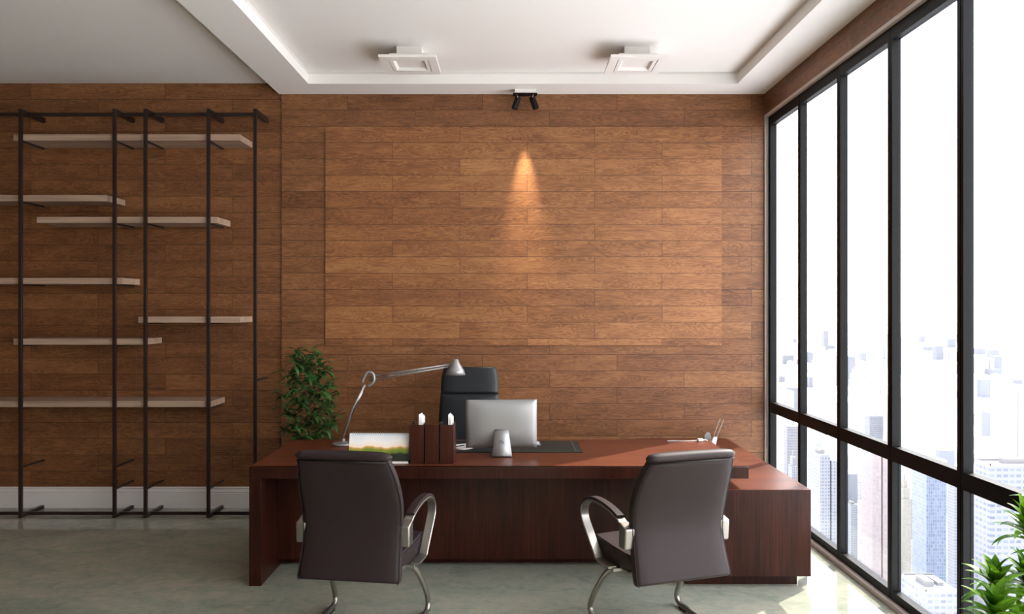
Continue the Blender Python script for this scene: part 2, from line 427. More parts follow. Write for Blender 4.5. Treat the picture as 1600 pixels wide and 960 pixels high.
# ---------------------------------------------------------------- visitor chairs
def panel_surface(secs, depth_f, nu=14):
    """closed cushion-like shell. secs: list of (z, y, halfwidth); depth_f(u,v)->(front,back) thickness"""
    bm = bmesh.new(); rows = []
    m = len(secs)
    for j, (z, y, hw) in enumerate(secs):
        a = secs[max(0,j-1)]; b = secs[min(m-1,j+1)]
        tz, ty = b[0]-a[0], b[1]-a[1]; L = math.hypot(tz, ty) or 1
        nz, ny = -ty/L, tz/L           # 'forward' normal
        ring = []
        for s in (1, -1):              # front then back
            rng = range(nu+1) if s == 1 else range(nu, -1, -1)
            for i in rng:
                u = -1 + 2*i/nu
                th = depth_f(u, j/(m-1), s)
                ring.append(bm.verts.new((u*hw, y+ny*th, z+nz*th)))
        rows.append(ring)
    n = len(rows[0])
    for A, B in zip(rows, rows[1:]):
        for k in range(n): bm.faces.new((A[k], A[(k+1)%n], B[(k+1)%n], B[k]))
    bm.faces.new(rows[0][::-1]); bm.faces.new(rows[-1])
    return bm

def back_secs(pts, n=22):
    P = spline([(p[2], p[1], p[0]) for p in pts], max(1, n//(len(pts)-1)))
    return [(p.z, p.y, p.x) for p in P]

def make_visitor_chair(label, group):
    r = empty('visitor_chair', (0,0,0), label=label, cat='chair', group=group)
    # backrest: side profile bottom / waist / leaning top
    pts = [(0.352, -0.062, 0.262), (0.375, -0.055, 0.272), (0.45, -0.030, 0.268), (0.55, -0.004, 0.264), (0.64, 0.003, 0.266), (0.75, -0.018, 0.270), (0.87, -0.068, 0.262), (0.96, -0.115, 0.244), (1.002, -0.138, 0.232)]
    def th(u, v, s):
        e = (1 - abs(u)**6)
        ends = min(1.0, 0.35 + min(v, 1-v)*14)
        return s*(0.035*(0.5+0.5*e))*ends + (0.004*(1-u*u) if s > 0 else 0)
    o = mesh('backrest', panel_surface(back_secs(pts, 32), th, 20), M['leather'], r, smooth=True)
    # dark piping down both sides of the back cover
    for sx_ in (-1, 1):
        bm = bmesh.new(); pp = [(sx_*(h-0.002), y-0.024, z) for z, y, h in back_secs(pts, 32)][1:-1]
        tube(bm, pp, 0.0022, 6); mesh('piping', bm, M['piping_shade'], o, smooth=True)
    # rolled head cushion across the top
    bm = bmesh.new()
    n = 24; rings = []
    for i in range(n+1):
        u = -1+2*i/n; e = (1-abs(u)**8)**0.5*0.75+0.25 if abs(u) < 1 else 0.25
        x = u*0.252; ring = []
        for k in range(20):
            a = 2*PI*k/20
            ring.append(bm.verts.new((x, -0.140+0.036*math.cos(a)*e, 1.006+0.026*math.sin(a)*e+0.003*(1-u*u))))
        rings.append(ring)
    for A, B in zip(rings, rings[1:]):
        for k in range(20): bm.faces.new((A[k], A[(k+1)%20], B[(k+1)%20], B[k]))
    bm.faces.new(rings[0][::-1]); bm.faces.new(rings[-1])
    mesh('head_roll', bm, M['leather'], r, smooth=True)
    bm = bmesh.new(); tube(bm, [(-0.235, -0.166, 0.985), (0, -0.171, 0.984), (0.235, -0.166, 0.985)], 0.0045, 8); mesh('roll_shade_line', bm, M['piping_shade'], o, smooth=True)  # dark strip standing in for the shadow line under the roll
    # seat cushion
    bm = bmesh.new(); rows = []
    prof = [(0.0, 0.405, 0.478), (0.12, 0.385, 0.470), (0.25, 0.365, 0.466), (0.38, 0.352, 0.468), (0.46, 0.350, 0.468), (0.50, 0.356, 0.458), (0.525, 0.375, 0.438), (0.53, 0.40, 0.415)]
    for (y, zb, zt) in prof:
        ring = []
        hw = 0.250
        for u in (-1,-0.97,-0.85,-0.5,0,0.5,0.85,0.97,1): ring.append(bm.verts.new((u*hw, y, zt - (0.012 if abs(u) == 1 else 0) + 0.006*(1-u*u))))
        for u in (1,0.97,0.5,0,-0.5,-0.97,-1): ring.append(bm.verts.new((u*hw, y, zb + (0.010 if abs(u) == 1 else 0))))
        rows.append(ring)
    n = len(rows[0])
    for A, B in zip(rows, rows[1:]):
        for k in range(n): bm.faces.new((A[k], A[(k+1)%n], B[(k+1)%n], B[k]))
    bm.faces.new(rows[0][::-1]); bm.faces.new(rows[-1])
    st = mesh('seat', bm, M['leather'], r, smooth=True)
    try: st.data.set_sharp_from_angle(angle=math.radians(50))
    except Exception: pass
    for sx_ in (-1, 1):
        bm = bmesh.new(); tube(bm, [(sx_*0.250, p[0], p[2]-0.012) for p in prof[:-1]], 0.0032, 6); mesh('piping', bm, M['piping_shade'], st, smooth=True)
    # arms: bracket, metal band loop, leather pad
    for sx_ in (-1, 1):
        x = sx_*0.281
        bm = bmesh.new()
        strap(bm, [(0.03, 0.630), (0.08, 0.655), (0.17, 0.674), (0.29, 0.684), (0.40, 0.679), (0.485, 0.655), (0.535, 0.615), (0.543, 0.575), (0.52, 0.535), (0.45, 0.470), (0.37, 0.398), (0.352, 0.378), (0.325, 0.370), (0.25, 0.371), (0.18, 0.374)], lambda t: 0.050, 0.012, x=x)
        a = mesh('armrest', bm, M['steel'], r, smooth=True)
        try: a.data.set_sharp_from_angle(angle=math.radians(30))
        except Exception: pass
        bm = bmesh.new()
        strap(bm, [(0.085, 0.668), (0.17, 0.687), (0.29, 0.697), (0.40, 0.692), (0.487, 0.668), (0.528, 0.640)], lambda t: 0.046, 0.017, x=x)
        p = mesh('arm_pad', bm, M['leather'], a, smooth=True); tag(p, label='brown leather arm pad')
        try: p.data.set_sharp_from_angle(angle=math.radians(30))
        except Exception: pass
        bm = bx(min(x-sx_*0.03, x+sx_*0.025), max(x-sx_*0.03, x+sx_*0.025), -0.020, 0.055, 0.522, 0.652)
        # front chamfer
        for v in bm.verts:
            if v.co.z < 0.6: v.co.y += 0.006
            if v.co.y < 0.0 and v.co.z > 0.6: v.co.z -= 0.022
        mesh('arm_bracket', bm, M['steel'], a, bevel=0.008, seg=3)
        bm = bx(min(sx_*0.19, x), max(sx_*0.19, x), 0.17, 0.35, 0.352, 0.372)
        mesh('seat_bracket', bm, M['steel'], a, bevel=0.003)
    # cantilever sled: tube down each side, along the floor, joined behind
    R = 0.0155
    path = [(0.215, 0.06, 0.372), (0.215, 0.18, 0.358), (0.225, 0.27, 0.335), (0.25, 0.33, 0.285), (0.272, 0.41, 0.17), (0.278, 0.462, 0.085), (0.278, 0.468, 0.05), (0.278, 0.445, 0.024), (0.278, 0.40, R+0.004), (0.278, 0.20, R+0.004), (0.278, 0.0, R+0.004), (0.272, -0.06, R+0.004), (0.235, -0.085, R+0.004)]
    mid = (0.0, -0.085, R+0.004)
    for sx_ in (-1, 1):
        bm = bmesh.new(); tube(bm, spline([(sx_*p[0], p[1], p[2]) for p in path] + [mid], 5), R, 14)
        l = mesh('leg', bm, M['steel'], r, smooth=True)
        for ya, yb in ((0.36, 0.43), (-0.03, 0.03)):
            mesh('glide', bx(sx_*0.278-0.012, sx_*0.278+0.012, ya, yb, 0, 0.009), M['black'], l)
    bm = bx(-0.215, 0.215, 0.10, 0.13, 0.350, 0.372); mesh('seat_frame', bm, M['black'], r)
    return r
ch = make_visitor_chair('brown leather visitor chair with steel arms, standing left in front of desk', 'visitor chairs facing the desk')
ch.location = (-0.818, 4.0, 0); ch.rotation_euler = (0, 0, math.radians(-8.5))
ch2 = copy_tree(ch)
ch2['label'] = 'brown leather visitor chair with steel arms, standing right in front of desk near cabinet'
ch2.location = (0.862, 4.0, 0); ch2.rotation_euler = (0, 0, math.radians(18.5))

# ---------------------------------------------------------------- chair behind the desk (faces the camera)
def make_office_chair():
    r = empty('office_chair', (-0.335, 6.05, 0), PI, label='black leather high back office chair behind the desk, facing the room', cat='chair')
    def th(u, v, s): return s*(0.035*(0.4+0.6*(1-abs(u)**5)))*min(1, 0.4+min(v,1-v)*10)
    b = mesh('backrest', panel_surface(back_secs([(0.50,-0.17,0.22),(0.60,-0.17,0.245),(0.75,-0.185,0.25),(0.90,-0.21,0.245),(1.052,-0.236,0.235)], 24), th, 16), M['black_leather'], r, smooth=True)
    mesh('headrest', panel_surface(back_secs([(1.046,-0.235,0.232),(1.11,-0.25,0.234),(1.19,-0.27,0.228),(1.262,-0.285,0.21)], 18), th, 16), M['black_leather'], r, smooth=True)
    bm = bmesh.new()
    rows = []
    for (y, zb, zt, hw) in [(-0.19,0.43,0.50,0.22),(-0.1,0.42,0.515,0.25),(0.1,0.42,0.515,0.26),(0.24,0.42,0.51,0.255),(0.29,0.44,0.49,0.24)]:
        rows.append([bm.verts.new(p) for p in ((-hw,y,zt-0.02),(-hw*0.9,y,zt),(0,y,zt+0.005),(hw*0.9,y,zt),(hw,y,zt-0.02),(hw,y,zb+0.01),(0,y,zb),(-hw,y,zb+0.01))])
    for A, B in zip(rows, rows[1:]):
        for k in range(8): bm.faces.new((A[k], A[(k+1)%8], B[(k+1)%8], B[k]))
    bm.faces.new(rows[0][::-1]); bm.faces.new(rows[-1])
    mesh('seat', bm, M['black_leather'], r, smooth=True)
    for s in (-1, 1):
        bm = bmesh.new(); strap(bm, [(-0.12,0.43),(-0.13,0.55),(-0.08,0.64),(0.05,0.655),(0.15,0.64),(0.16,0.56),(0.08,0.44)], 0.045, 0.014, x=s*0.285)
        box(bm, min(s*0.2, s*0.3), max(s*0.2, s*0.3), -0.12, 0.08, 0.425, 0.437)
        mesh('armrest', bm, M['silver'], r)
    bm = bmesh.new(); lathe(bm, [(0.03,0.10),(0.03,0.25),(0.02,0.25),(0.02,0.40),(0.08,0.405),(0.08,0.425)]); mesh('column', bm, M['silver'], r, smooth=False)
    for k in range(5):
        a = 2*PI*k/5+0.3; d = Vector((math.cos(a), math.sin(a), 0))
        bm = bmesh.new(); tube(bm, [d*0.02+Vector((0,0,0.11)), d*0.30+Vector((0,0,0.075))], [0.028, 0.016], 8)
        l = mesh('base_spoke', bm, M['silver'], r)
        bm = bmesh.new(); c0 = d*0.295; q = Vector((-d.y, d.x, 0))
        tube(bm, [c0-q*0.022+Vector((0,0,0.028)), c0+q*0.022+Vector((0,0,0.028))], 0.028, 16); tube(bm, [c0+Vector((0,0,0.03)), c0+Vector((0,0,0.078))], 0.008, 8)
        mesh('caster', bm, M['black'], l)
    bm = bmesh.new(); strap(bm, [(-0.05,0.42),(-0.2,0.42),(-0.235,0.5),(-0.24,0.7)], 0.07, 0.014); mesh('back_bracket', bm, M['black'], r)
make_office_chair()

# ---------------------------------------------------------------- things on the desk
def px(x, y, z_h):
    """floor-parallel plane of height z_h seen at pixel (x,y) -> X, Y"""
    d = (EYE-z_h)*F/(y-480); return (x-798)/F*d, d

# computer, seen from behind
r = empty('desktop_computer', ((784-798)/F*5.20, 5.20, DZ), math.radians(3), label='silver all-in-one desktop computer seen from behind, standing on the desk', cat='computer')
hw = 0.242; z0 = 0.046; z1 = 0.372
bm = bmesh.new(); nu, nv = 16, 12; rows = []
for j in range(nv+1):
    v = -1+2*j/nv; row = []
    for i in range(nu+1):
        u = -1+2*i/nu; bul = 0.028*(1-u**4)*(1-v**4)
        row.append(bm.verts.new((u*hw, 0.055-bul, z0+(z1-z0)*(v+1)/2)))
    rows.append(row)
fr_ = [[bm.verts.new((x.co.x, 0.063, x.co.z)) for x in row] for row in rows]
for j in range(nv):
    for i in range(nu):
        bm.faces.new((rows[j][i], rows[j][i+1], rows[j+1][i+1], rows[j+1][i])); bm.faces.new((fr_[j][i], fr_[j+1][i], fr_[j+1][i+1], fr_[j][i+1]))
for j in range(nv):
    for (i) in (0, nu): bm.faces.new((rows[j][i], rows[j+1][i], fr_[j+1][i], fr_[j][i]))
for i in range(nu):
    for j in (0, nv): bm.faces.new((rows[j][i], fr_[j][i], fr_[j][i+1], rows[j][i+1]))
mesh('housing', bm, M['silver'], r, smooth=False)
for p in r.children[0].data.polygons: p.use_smooth = abs(p.normal.y) > 0.5
mesh('screen', bx(-hw+0.01, hw-0.01, 0.0632, 0.065, z0+0.06, z1-0.008), M['black'], r)
bm = bmesh.new(); rows = []
for (y, z, w_) in [(0.03,0.172,0.046),(0.005,0.165,0.047),(-0.012,0.14,0.050),(-0.040,0.060,0.060),(-0.056,0.014,0.066),(-0.053,0.006,0.067),(-0.02,0.004,0.068),(0.12,0.004,0.068)]:
    rows.append((y, z, w_))
L0 = [(bm.verts.new((-w_, y, z)), bm.verts.new((w_, y, z))) for y, z, w_ in rows]
for A, B in zip(L0, L0[1:]): bm.faces.new((A[0], A[1], B[1], B[0]))
st = mesh('stand', bm, M['silver'], r, smooth=True); sm = st.modifiers.new('solid', 'SOLIDIFY'); sm.thickness = 0.006; sm.offset = 0
bm = bmesh.new(); tube(bm, [(0, -0.036, 0.092), (0, -0.012, 0.100)], 0.0145, 24); mesh('cable_port', bm, M['grey_plastic'], r)

# desk blotter
xr = 0.498
r = empty('desk_blotter', (0.02, 5.31, DZ), label='dark grey desk blotter under the computer', cat='desk pad')
mesh('pad', bx(-0.49, 0.478, 0.0, 0.45, 0, 0.004), M['mat'], r, bevel=0.001)
mesh('side_rail', bx(0.425, 0.437, 0.005, 0.445, 0.004, 0.0055), M['mat_trim'], r); mesh('side_rail', bx(-0.437, -0.425, 0.005, 0.445, 0.004, 0.0055), M['mat_trim'], r)

# keyboard and mouse behind the computer
r = empty('keyboard', (0.0, 5.56, DZ+0.0045), label='slim white keyboard on the blotter behind the computer', cat='keyboard')
mesh('keyboard_body', bx(-0.17, 0.215, 0, 0.115, 0, 0.009), M['silver'], r, bevel=0.003)
bm = bmesh.new()
for j in range(5):
    for i in range(16): box(bm, -0.163+i*0.0232, -0.163+i*0.0232+0.0195, 0.008+j*0.021, 0.008+j*0.021+0.018, 0.009, 0.012)
mesh('keys', bm, M['white_plastic'], r)
# papers with a pen, beside the files
bm = bmesh.new()
for k in range(5):
    v = [Vector((-0.105, -0.075, 0)), Vector((0.105, -0.075, 0)), Vector((0.105, 0.075, 0)), Vector((-0.105, 0.075, 0))]
    rm = Matrix.Rotation(0.25*k-0.5, 3, 'Z')
    q = [rm @ p for p in v]; z = 0.0004+k*0.0011
    a = [bm.verts.new((p.x, p.y, z+(0.012 if i == 1 and k == 4 else 0))) for i, p in enumerate(q)]; b = [bm.verts.new((p.x, p.y, z+0.0007+(0.012 if i == 1 and k == 4 else 0))) for i, p in enumerate(q)]
    bm.faces.new(a[::-1]); bm.faces.new(b)
    for i in range(4): bm.faces.new((a[i], a[(i+1)%4], b[(i+1)%4], b[i]))
tag(mesh('note_paper', bm, M['paper'], loc=(-0.375, 5.50, DZ+0.0045)), 'loose white note sheets on left end of the blotter', 'paper', )
bm = bmesh.new(); tube(bm, [(0,0,0),(0.0,0.002,0.003),(0.085,0.05,0.01),(0.095,0.056,0.011)], [0.001,0.004,0.004,0.003], 10)
tag(mesh('pen', bm, M['black'], loc=(-0.42, 5.42, DZ+0.013)), 'slim black pen lying on the note sheets', 'pen')

# desk calendar with landscape print
cx, cy = (591-798)/F*4.95, 4.95
r = empty('desk_calendar', (cx, cy, DZ), label='spiral-bound desk calendar with a landscape photograph, behind left visitor chair', cat='calendar')
m = principled('landscape_print', (1,1,1,1), 0.45); M['print'] = m; t = NT(m)
X, Y, Z, ov = t.obj()
hill = t.math('ADD', t.math('MULTIPLY', t.noise(t.xyz(X, 0.0, 0.0), 9, 2), 0.06), 0.0)
zz = t.math('ADD', Z, t.math('MULTIPLY', t.math('SUBTRACT', t.noise(t.xyz(X, 0.0, 3.3), 10, 2), 0.5), 0.05))
colr = t.ramp(t.math('DIVIDE', zz, 0.185), [(0.0, srgb(22,24,18)), (0.30, srgb(30,34,22)), (0.36, srgb(96,116,28)), (0.46, srgb(128,138,44)), (0.52, srgb(206,158,84)), (0.56, srgb(246,224,200)), (0.72, srgb(240,236,232)), (1.0, srgb(214,222,228))])
for nd in t.n:
    if nd.bl_idname == 'ShaderNodeValToRGB' : pass
t.l.new(colr, t.b.inputs['Base Color'])
for s, nm in ((1, 'page'), (-1, 'back_board')):
    bm = bmesh.new(); w_ = 0.193; yb = 0.0 if s == 1 else 0.10
    th_ = 0.002
    P = [(-w_, yb, 0.0), (w_, yb, 0.0), (w_, 0.05-s*0.001, 0.185), (-w_, 0.05-s*0.001, 0.185)]
    a = [bm.verts.new(p) for p in P]; b = [bm.verts.new((p[0], p[1]-s*th_, p[2])) for p in P]
    bm.faces.new(a); bm.faces.new(b[::-1])
    for i in range(4): bm.faces.new((a[i], a[(i+1)%4], b[(i+1)%4], b[i]))
    o_ = mesh(nm, bm, M['print'] if s == 1 else M['paper'], r)
bm = bmesh.new(); box(bm, -0.193, 0.193, -0.006, -0.001, 0, 0.012); mesh('border', bm, M['paper'], r)
bm = bmesh.new()
for k in range(26):
    x = -0.17+k*0.34/25
    tube(bm, [(x, 0.049+0.009*math.cos(a), 0.185+0.009*math.sin(a)) for a in [2*PI*i/12 for i in range(12)]], 0.0012, 5, closed=True)
mesh('spiral_binding', bm, M['steel'], r)

# three wooden magazine files with papers
fw = 0.0865
for k in range(3):
    x0 = (641-798)/F*4.93 + k*(fw+0.0085)
    lab = ['leftmost of three mahogany magazine files, beside the desk calendar', 'middle one of three mahogany magazine files on the desk', 'rightmost of three mahogany magazine files, nearest the blotter'][k]
    r = empty('magazine_file', (x0+fw/2, 4.93, DZ), label=lab, cat='magazine file', group='mahogany magazine files')
    h = fw/2; t_ = 0.005
    bm = bmesh.new(); box(bm, -h, h, 0, t_, 0, 0.25); mesh('front_board', bm, M['file_wood'], r, bevel=0.001)
    bm = bmesh.new()
    for s in (-1, 1):
        xa, xb = (s*h, s*(h-t_)); xa, xb = min(xa, xb), max(xa, xb)
        P = [(0.005, 0), (0.25, 0), (0.25, 0.13), (0.16, 0.25), (0.005, 0.25)]
        a = [bm.verts.new((xa, p[0], p[1])) for p in P]; b = [bm.verts.new((xb, p[0], p[1])) for p in P]
        bm.faces.new(a[::-1]); bm.faces.new(b)
        for i in range(5): bm.faces.new((a[i], a[(i+1)%5], b[(i+1)%5], b[i]))
    box(bm, -h+t_, h-t_, 0.005, 0.25, 0, t_); box(bm, -h+t_, h-t_, 0.245, 0.25, t_, 0.13)
    mesh('tray', bm, M['file_wood'], r)
    if k != 1:
        bm = bmesh.new(); xo = 0.02
        for q in range(4):
            dx = xo-0.012+q*0.006
            P = [(0.02, 0.008), (0.22, 0.008), (0.20, 0.30-q*0.006), (0.03, 0.312-q*0.008)]
            a = [bm.verts.new((dx, p[0], p[1])) for p in P]; b = [bm.verts.new((dx+0.0025, p[0]+0.002, p[1])) for p in P]
            bm.faces.new(a[::-1]); bm.faces.new(b)
            for i in range(4): bm.faces.new((a[i], a[(i+1)%4], b[(i+1)%4], b[i]))
        tag(mesh('paper_sheets', bm, M['paper'], loc=(x0+fw/2, 4.93, DZ)), ['white papers sticking up out of the leftmost magazine file', '', 'white papers sticking up out of the rightmost magazine file'][k], 'paper')

# articulated desk lamp
LY = 5.62
def P2(x, y, d=LY): return Vector(((x-798)/F*d, 0, EYE+(480-y)/F*d))
b0 = P2(536, 690)
r = empty('desk_lamp', (b0.x, LY, DZ), label='grey articulated desk lamp on the desk beside the leafy plant', cat='lamp')
def L(x, y, dy=0): p = P2(x, y); return Vector((p.x-b0.x, dy, p.z-DZ))
bm = bmesh.new(); lathe(bm, [(0.075,0.0),(0.078,0.006),(0.074,0.014),(0.03,0.02),(0.014,0.03),(0.012,0.045),(0.0,0.046)], 32); mesh('base', bm, M['silver'], r, smooth=False, bevel=0)
for dy in (-0.016, 0.016):
    bm = bmesh.new(); tube(bm, [L(536, 684, 0)+Vector((0, dy*0.6, 0)), L(551, 640, dy), L(570, 602, dy)], 0.006, 8); mesh('lower_arm', bm, M['silver'], r, smooth=True)
bm = bmesh.new(); tube(bm, [L(548,650,0.0), L(558,628,0), L(566,612,0)], 0.009, 8); mesh('spring', bm, M['steel'], r, smooth=True)
bm = bmesh.new(); tube(bm, spline([L(566,598), L(570,588), L(575,582), L(583,585), L(584,596), L(576,604)], 5), 0.010, 8); mesh('elbow', bm, M['silver'], r, smooth=True)
a0, a1 = L(576, 592), L(700, 572)
for dy in (-0.013, 0.013):
    bm = bmesh.new(); tube(bm, [a0+Vector((0,0.004,dy*1.1)), a1+Vector((0,0.004,dy*0.6))], 0.006, 8); mesh('upper_arm', bm, M['silver'], r, smooth=True)
bm = bmesh.new(); d = a1-a0
tube(bm, [a0+d*(0.22+0.5*i/60)+Vector((0, 0.009*math.cos(i*1.6), 0.009*math.sin(i*1.6))) for i in range(61)], 0.0022, 5); mesh('spring', bm, M['steel'], r, smooth=True)
bm = bmesh.new(); hd = L(712, 572)
lathe(bm, [(0.012,0.06),(0.02,0.055),(0.028,0.03),(0.06,-0.02),(0.072,-0.055),(0.069,-0.055),(0.056,-0.02),(0.02,0.02)], 28, (hd.x, 0, hd.z-0.01)); mesh('lamp_shade', bm, M['silver'], r, smooth=True)
bm = bmesh.new(); tube(bm, [a1, hd+Vector((0,0,0.035))], 0.008, 8); mesh('head_joint', bm, M['steel'], r)

# charger cable near the back edge of the desk
bm = bmesh.new(); x0, _ = px(1040, 688, DZ); x1, _ = px(1082, 688, DZ)
tube(bm, spline([(x0,5.76,DZ+0.003),(x0+0.07,5.765,DZ+0.003),(x0+0.14,5.758,DZ+0.003),(x1,5.765,DZ+0.004),(x1+0.03,5.77,DZ+0.008)], 5), 0.0025, 6)
r = empty('phone_charger', (x1, 5.76, DZ), label='white phone charger with cable near back right corner of the desk', cat='charger')
bmesh.ops.translate(bm, verts=bm.verts, vec=(-x1, -5.76, -DZ)); mesh('cable', bm, M['white_plastic'], r, smooth=True)
mesh('plug', bx(0.028, 0.065, -0.01, 0.03, 0, 0.019), M['white_plastic'], r, bevel=0.004); 
bm = bmesh.new(); tube(bm, spline([(0.065,0.01,0.01),(0.08,0.0,0.012),(0.1,0.01,0.004),(0.085,0.03,0.003),(0.07,0.03,0.003)], 5), 0.0025, 6); mesh('cable', bm, M['white_plastic'], r, smooth=True)

# document holder on the cabinet behind the desk
r = empty('document_holder', ((1112-798)/F*6.2, 6.2, CH), label='white and grey document holder with thin leaning wire frame, on the cabinet', cat='document holder')
def Q(x, y, dy=0): p = P2(x, y, 6.2+dy); return Vector((p.x-(1112-798)/F*6.2, dy, p.z-CH))
for (pts_, nm, mt, yo) in (([(1099,700),(1112,700),(1111,684),(1109,677),(1105,676),(1101,680)], 'back_plate', 'grey_plastic', 0.0), ([(1110,704),(1117,704),(1121,684),(1116,683),(1113,687)], 'front_plate', 'white_plastic', -0.05)):
    bm = bmesh.new(); a = [bm.verts.new(Q(x, y, yo)) for x, y in pts_]; b = [bm.verts.new(Q(x, y, yo)+Vector((0,0.018,0))) for x, y in pts_]
    bm.faces.new(a); bm.faces.new(b[::-1])
    for i in range(len(a)): bm.faces.new((a[i], b[i], b[(i+1)%len(a)], a[(i+1)%len(a)]))
    mesh(nm, bm, M[mt], r, bevel=0.002)
bm = bmesh.new(); tube(bm, [Q(1112,690,-0.02), Q(1125,655,-0.02), Q(1131,656,-0.02), Q(1117,690,-0.02)], 0.0028, 6); mesh('wire_frame', bm, M['steel'], r)
mesh('base', bx(-0.07, 0.03, -0.06, 0.03, 0, 0.012), M['grey_plastic'], r, bevel=0.003)

# ---------------------------------------------------------------- metal shelving against the left wall
SY, SB = 6.40, ZL-0.004
o = Vector((-3.1, SY, 0))
sh = empty('shelving_unit', o, label='tall open shelving of dark metal posts with pale floating boards', cat='shelf')
def sp(name, lst, mat, bevel=0.0, parent=sh):
    bm = boxes(lst); bmesh.ops.translate(bm, verts=bm.verts, vec=-o); return mesh(name, bm, M[mat], parent, bevel=bevel)
posts = [-118, 31, 178, 226.5, 325, 398]
PX = [(p-798)/F*SY for p in posts]
def hz(y, d=SY): return EYE+(480-y)/F*d
TOP = hz(170); pw = 0.0135
for x in PX:
    p = sp('post', [(x-pw, x+pw, SY, SY+0.022, 0, TOP)], 'black_metal', 0.001)
    sp('top_arm', [(x-pw, x+pw, SY+0.022, SB, TOP-0.040, TOP)], 'black_metal', parent=p)
    sp('foot', [(x-pw, x+pw, SY+0.022, SB-0.02, 0, 0.028)], 'black_metal', parent=p)
yr = 6.49
sp('rail', [(PX[0], PX[-1], yr-0.01, yr+0.01, hz(182, yr), hz(176.5, yr))], 'black_metal')
sp('rail', [(PX[0], PX[-1], yr-0.01, yr+0.01, 0.006, 0.030)], 'black_metal')
BY = 6.424
boards = [(210, 21, 375), (305, -125, 167), (339, 57.5, 339), (434.5, -125, 191), (495, 216, 375), (529.5, 21, 227), (627, -125, 330)]
rods = []
for (y, xa, xb) in boards:
    x0, x1 = (xa-798)/F*BY, (xb-798)/F*BY
    zt = hz(y, BY); zb = zt-0.051
    sp('shelf_board', [(x0, x1, BY, SB, zb, zt)], 'shelf_board', 0.001)
    for x in PX:
        if x0-0.02 < x < x1: rods.append((x, zb))
for p_, y in ((1, 731.5), (2, 731.5), (2, 765.5), (3, 765.5), (4, 765.5), (5, 596)):
    rods.append((PX[p_], hz(y)+0.008))
for (x, z) in rods:
    sp('bracket', [(x-0.007, x+0.007, SY+0.02, SB, z-0.014, z-0.0002)], 'black_metal')

# ---------------------------------------------------------------- ceiling lights
def ceiling_light(label, X0):
    Yc = 5.865
    r = empty('ceiling_light', (X0, Yc, H_CEIL), label=label, cat='ceiling light', group='square white ceiling lights')
    h1, h2, h3 = EYE+1.887-H_CEIL, EYE+1.855-H_CEIL, EYE+1.835-H_CEIL
    mesh('stem_box', bx(-0.095, 0.095, -0.095, 0.095, h1, 0), M['white_metal'], r, bevel=0.002)
    mesh('middle_box', bx(-0.143, 0.143, -0.143, 0.143, h2, h1), M['white_metal'], r, bevel=0.002)
    # plate: outer ring, shadow groove, inner ring, recessed cup
    A, G0, G1, I = 0.2115, 0.150, 0.144, 0.118
    bm = bmesh.new()
    def ring(a, b, z0, z1):
        box(bm, -a, a, -a, -b, z0, z1); box(bm, -a, a, b, a, z0, z1); box(bm, -a, -b, -b, b, z0, z1); box(bm, b, a, -b, b, z0, z1)
    ring(A, G0, h3, h2)
    ring(G1, I, h3+0.001, h2)
    mesh('plate', bm, M['white_metal'], r)
    bm = bmesh.new(); ring(G0, G1, h3+0.012, h2); mesh('groove', bm, M['grey_plastic'], r)
    bm = bmesh.new(); z = h1-0.004
    a = [bm.verts.new(p) for p in ((-I,-I,h3+0.001),(I,-I,h3+0.001),(I,I,h3+0.001),(-I,I,h3+0.001))]
    J = I-0.026; b = [bm.verts.new(p) for p in ((-J,-J,h2+0.012),(J,-J,h2+0.012),(J,J,h2+0.012),(-J,J,h2+0.012))]
    for i in range(4): bm.faces.new((a[i], a[(i+1)%4], b[(i+1)%4], b[i]))
    bm.faces.new(b)
    mesh('recessed_cup', bm, M['white_metal'], r)
    return r
l1 = ceiling_light('square stepped white ceiling light, the left one above the desk', -0.761)
l2 = copy_tree(l1); l2['label'] = 'square stepped white ceiling light, the right one nearer the windows'; l2.location.x = 0.947

# twin spotlight on the lowered border
sx0, sy0 = (820.5-798)/F*6.56, 6.56
r = empty('twin_spotlight', (sx0, sy0, H_SOF), label='small twin spotlight with two black cylinders under the ceiling border', cat='spotlight')
mesh('ceiling_box', bx(-0.088, 0.088, 0, 0.07, -0.034, 0), M['white_metal'], r, bevel=0.002)
mesh('mount_plate', bx(-0.103, 0.103, -0.006, 0.08, -0.041, -0.034), M['black'], r, bevel=0.001)
for s in (-1, 1):
    a = Vector((s*0.057, 0.035, -0.058)); b = Vector((s*0.094, 0.035, -0.162)); d = (b-a).normalized()
    bm = bmesh.new(); tube(bm, [a, a+d*0.004, b-d*0.004, b], [0.022, 0.0265, 0.0265, 0.024], 24); hd_ = mesh('spot_head', bm, M['black'], r, smooth=True)
    try: hd_.data.set_sharp_from_angle(angle=math.radians(30))
    except Exception: pass
    bm = bmesh.new(); tube(bm, [Vector((s*0.070, 0.012, -0.041)), Vector((s*0.068, 0.008, -0.052)), a+Vector((s*0.006, -0.027, -0.012))], 0.0045, 8); mesh('swivel_joint', bm, M['steel'], hd_, smooth=True)
ld = bpy.data.lights.new('spot_beam', 'SPOT'); ld.energy = 230; ld.color = (1.0, 0.86, 0.66); ld.spot_size = math.radians(30); ld.spot_blend = 1.0; ld.shadow_soft_size = 0.012
lo = bpy.data.objects.new('spot_beam', ld); link(lo, r); lo.location = (0, 0.062, -0.165)

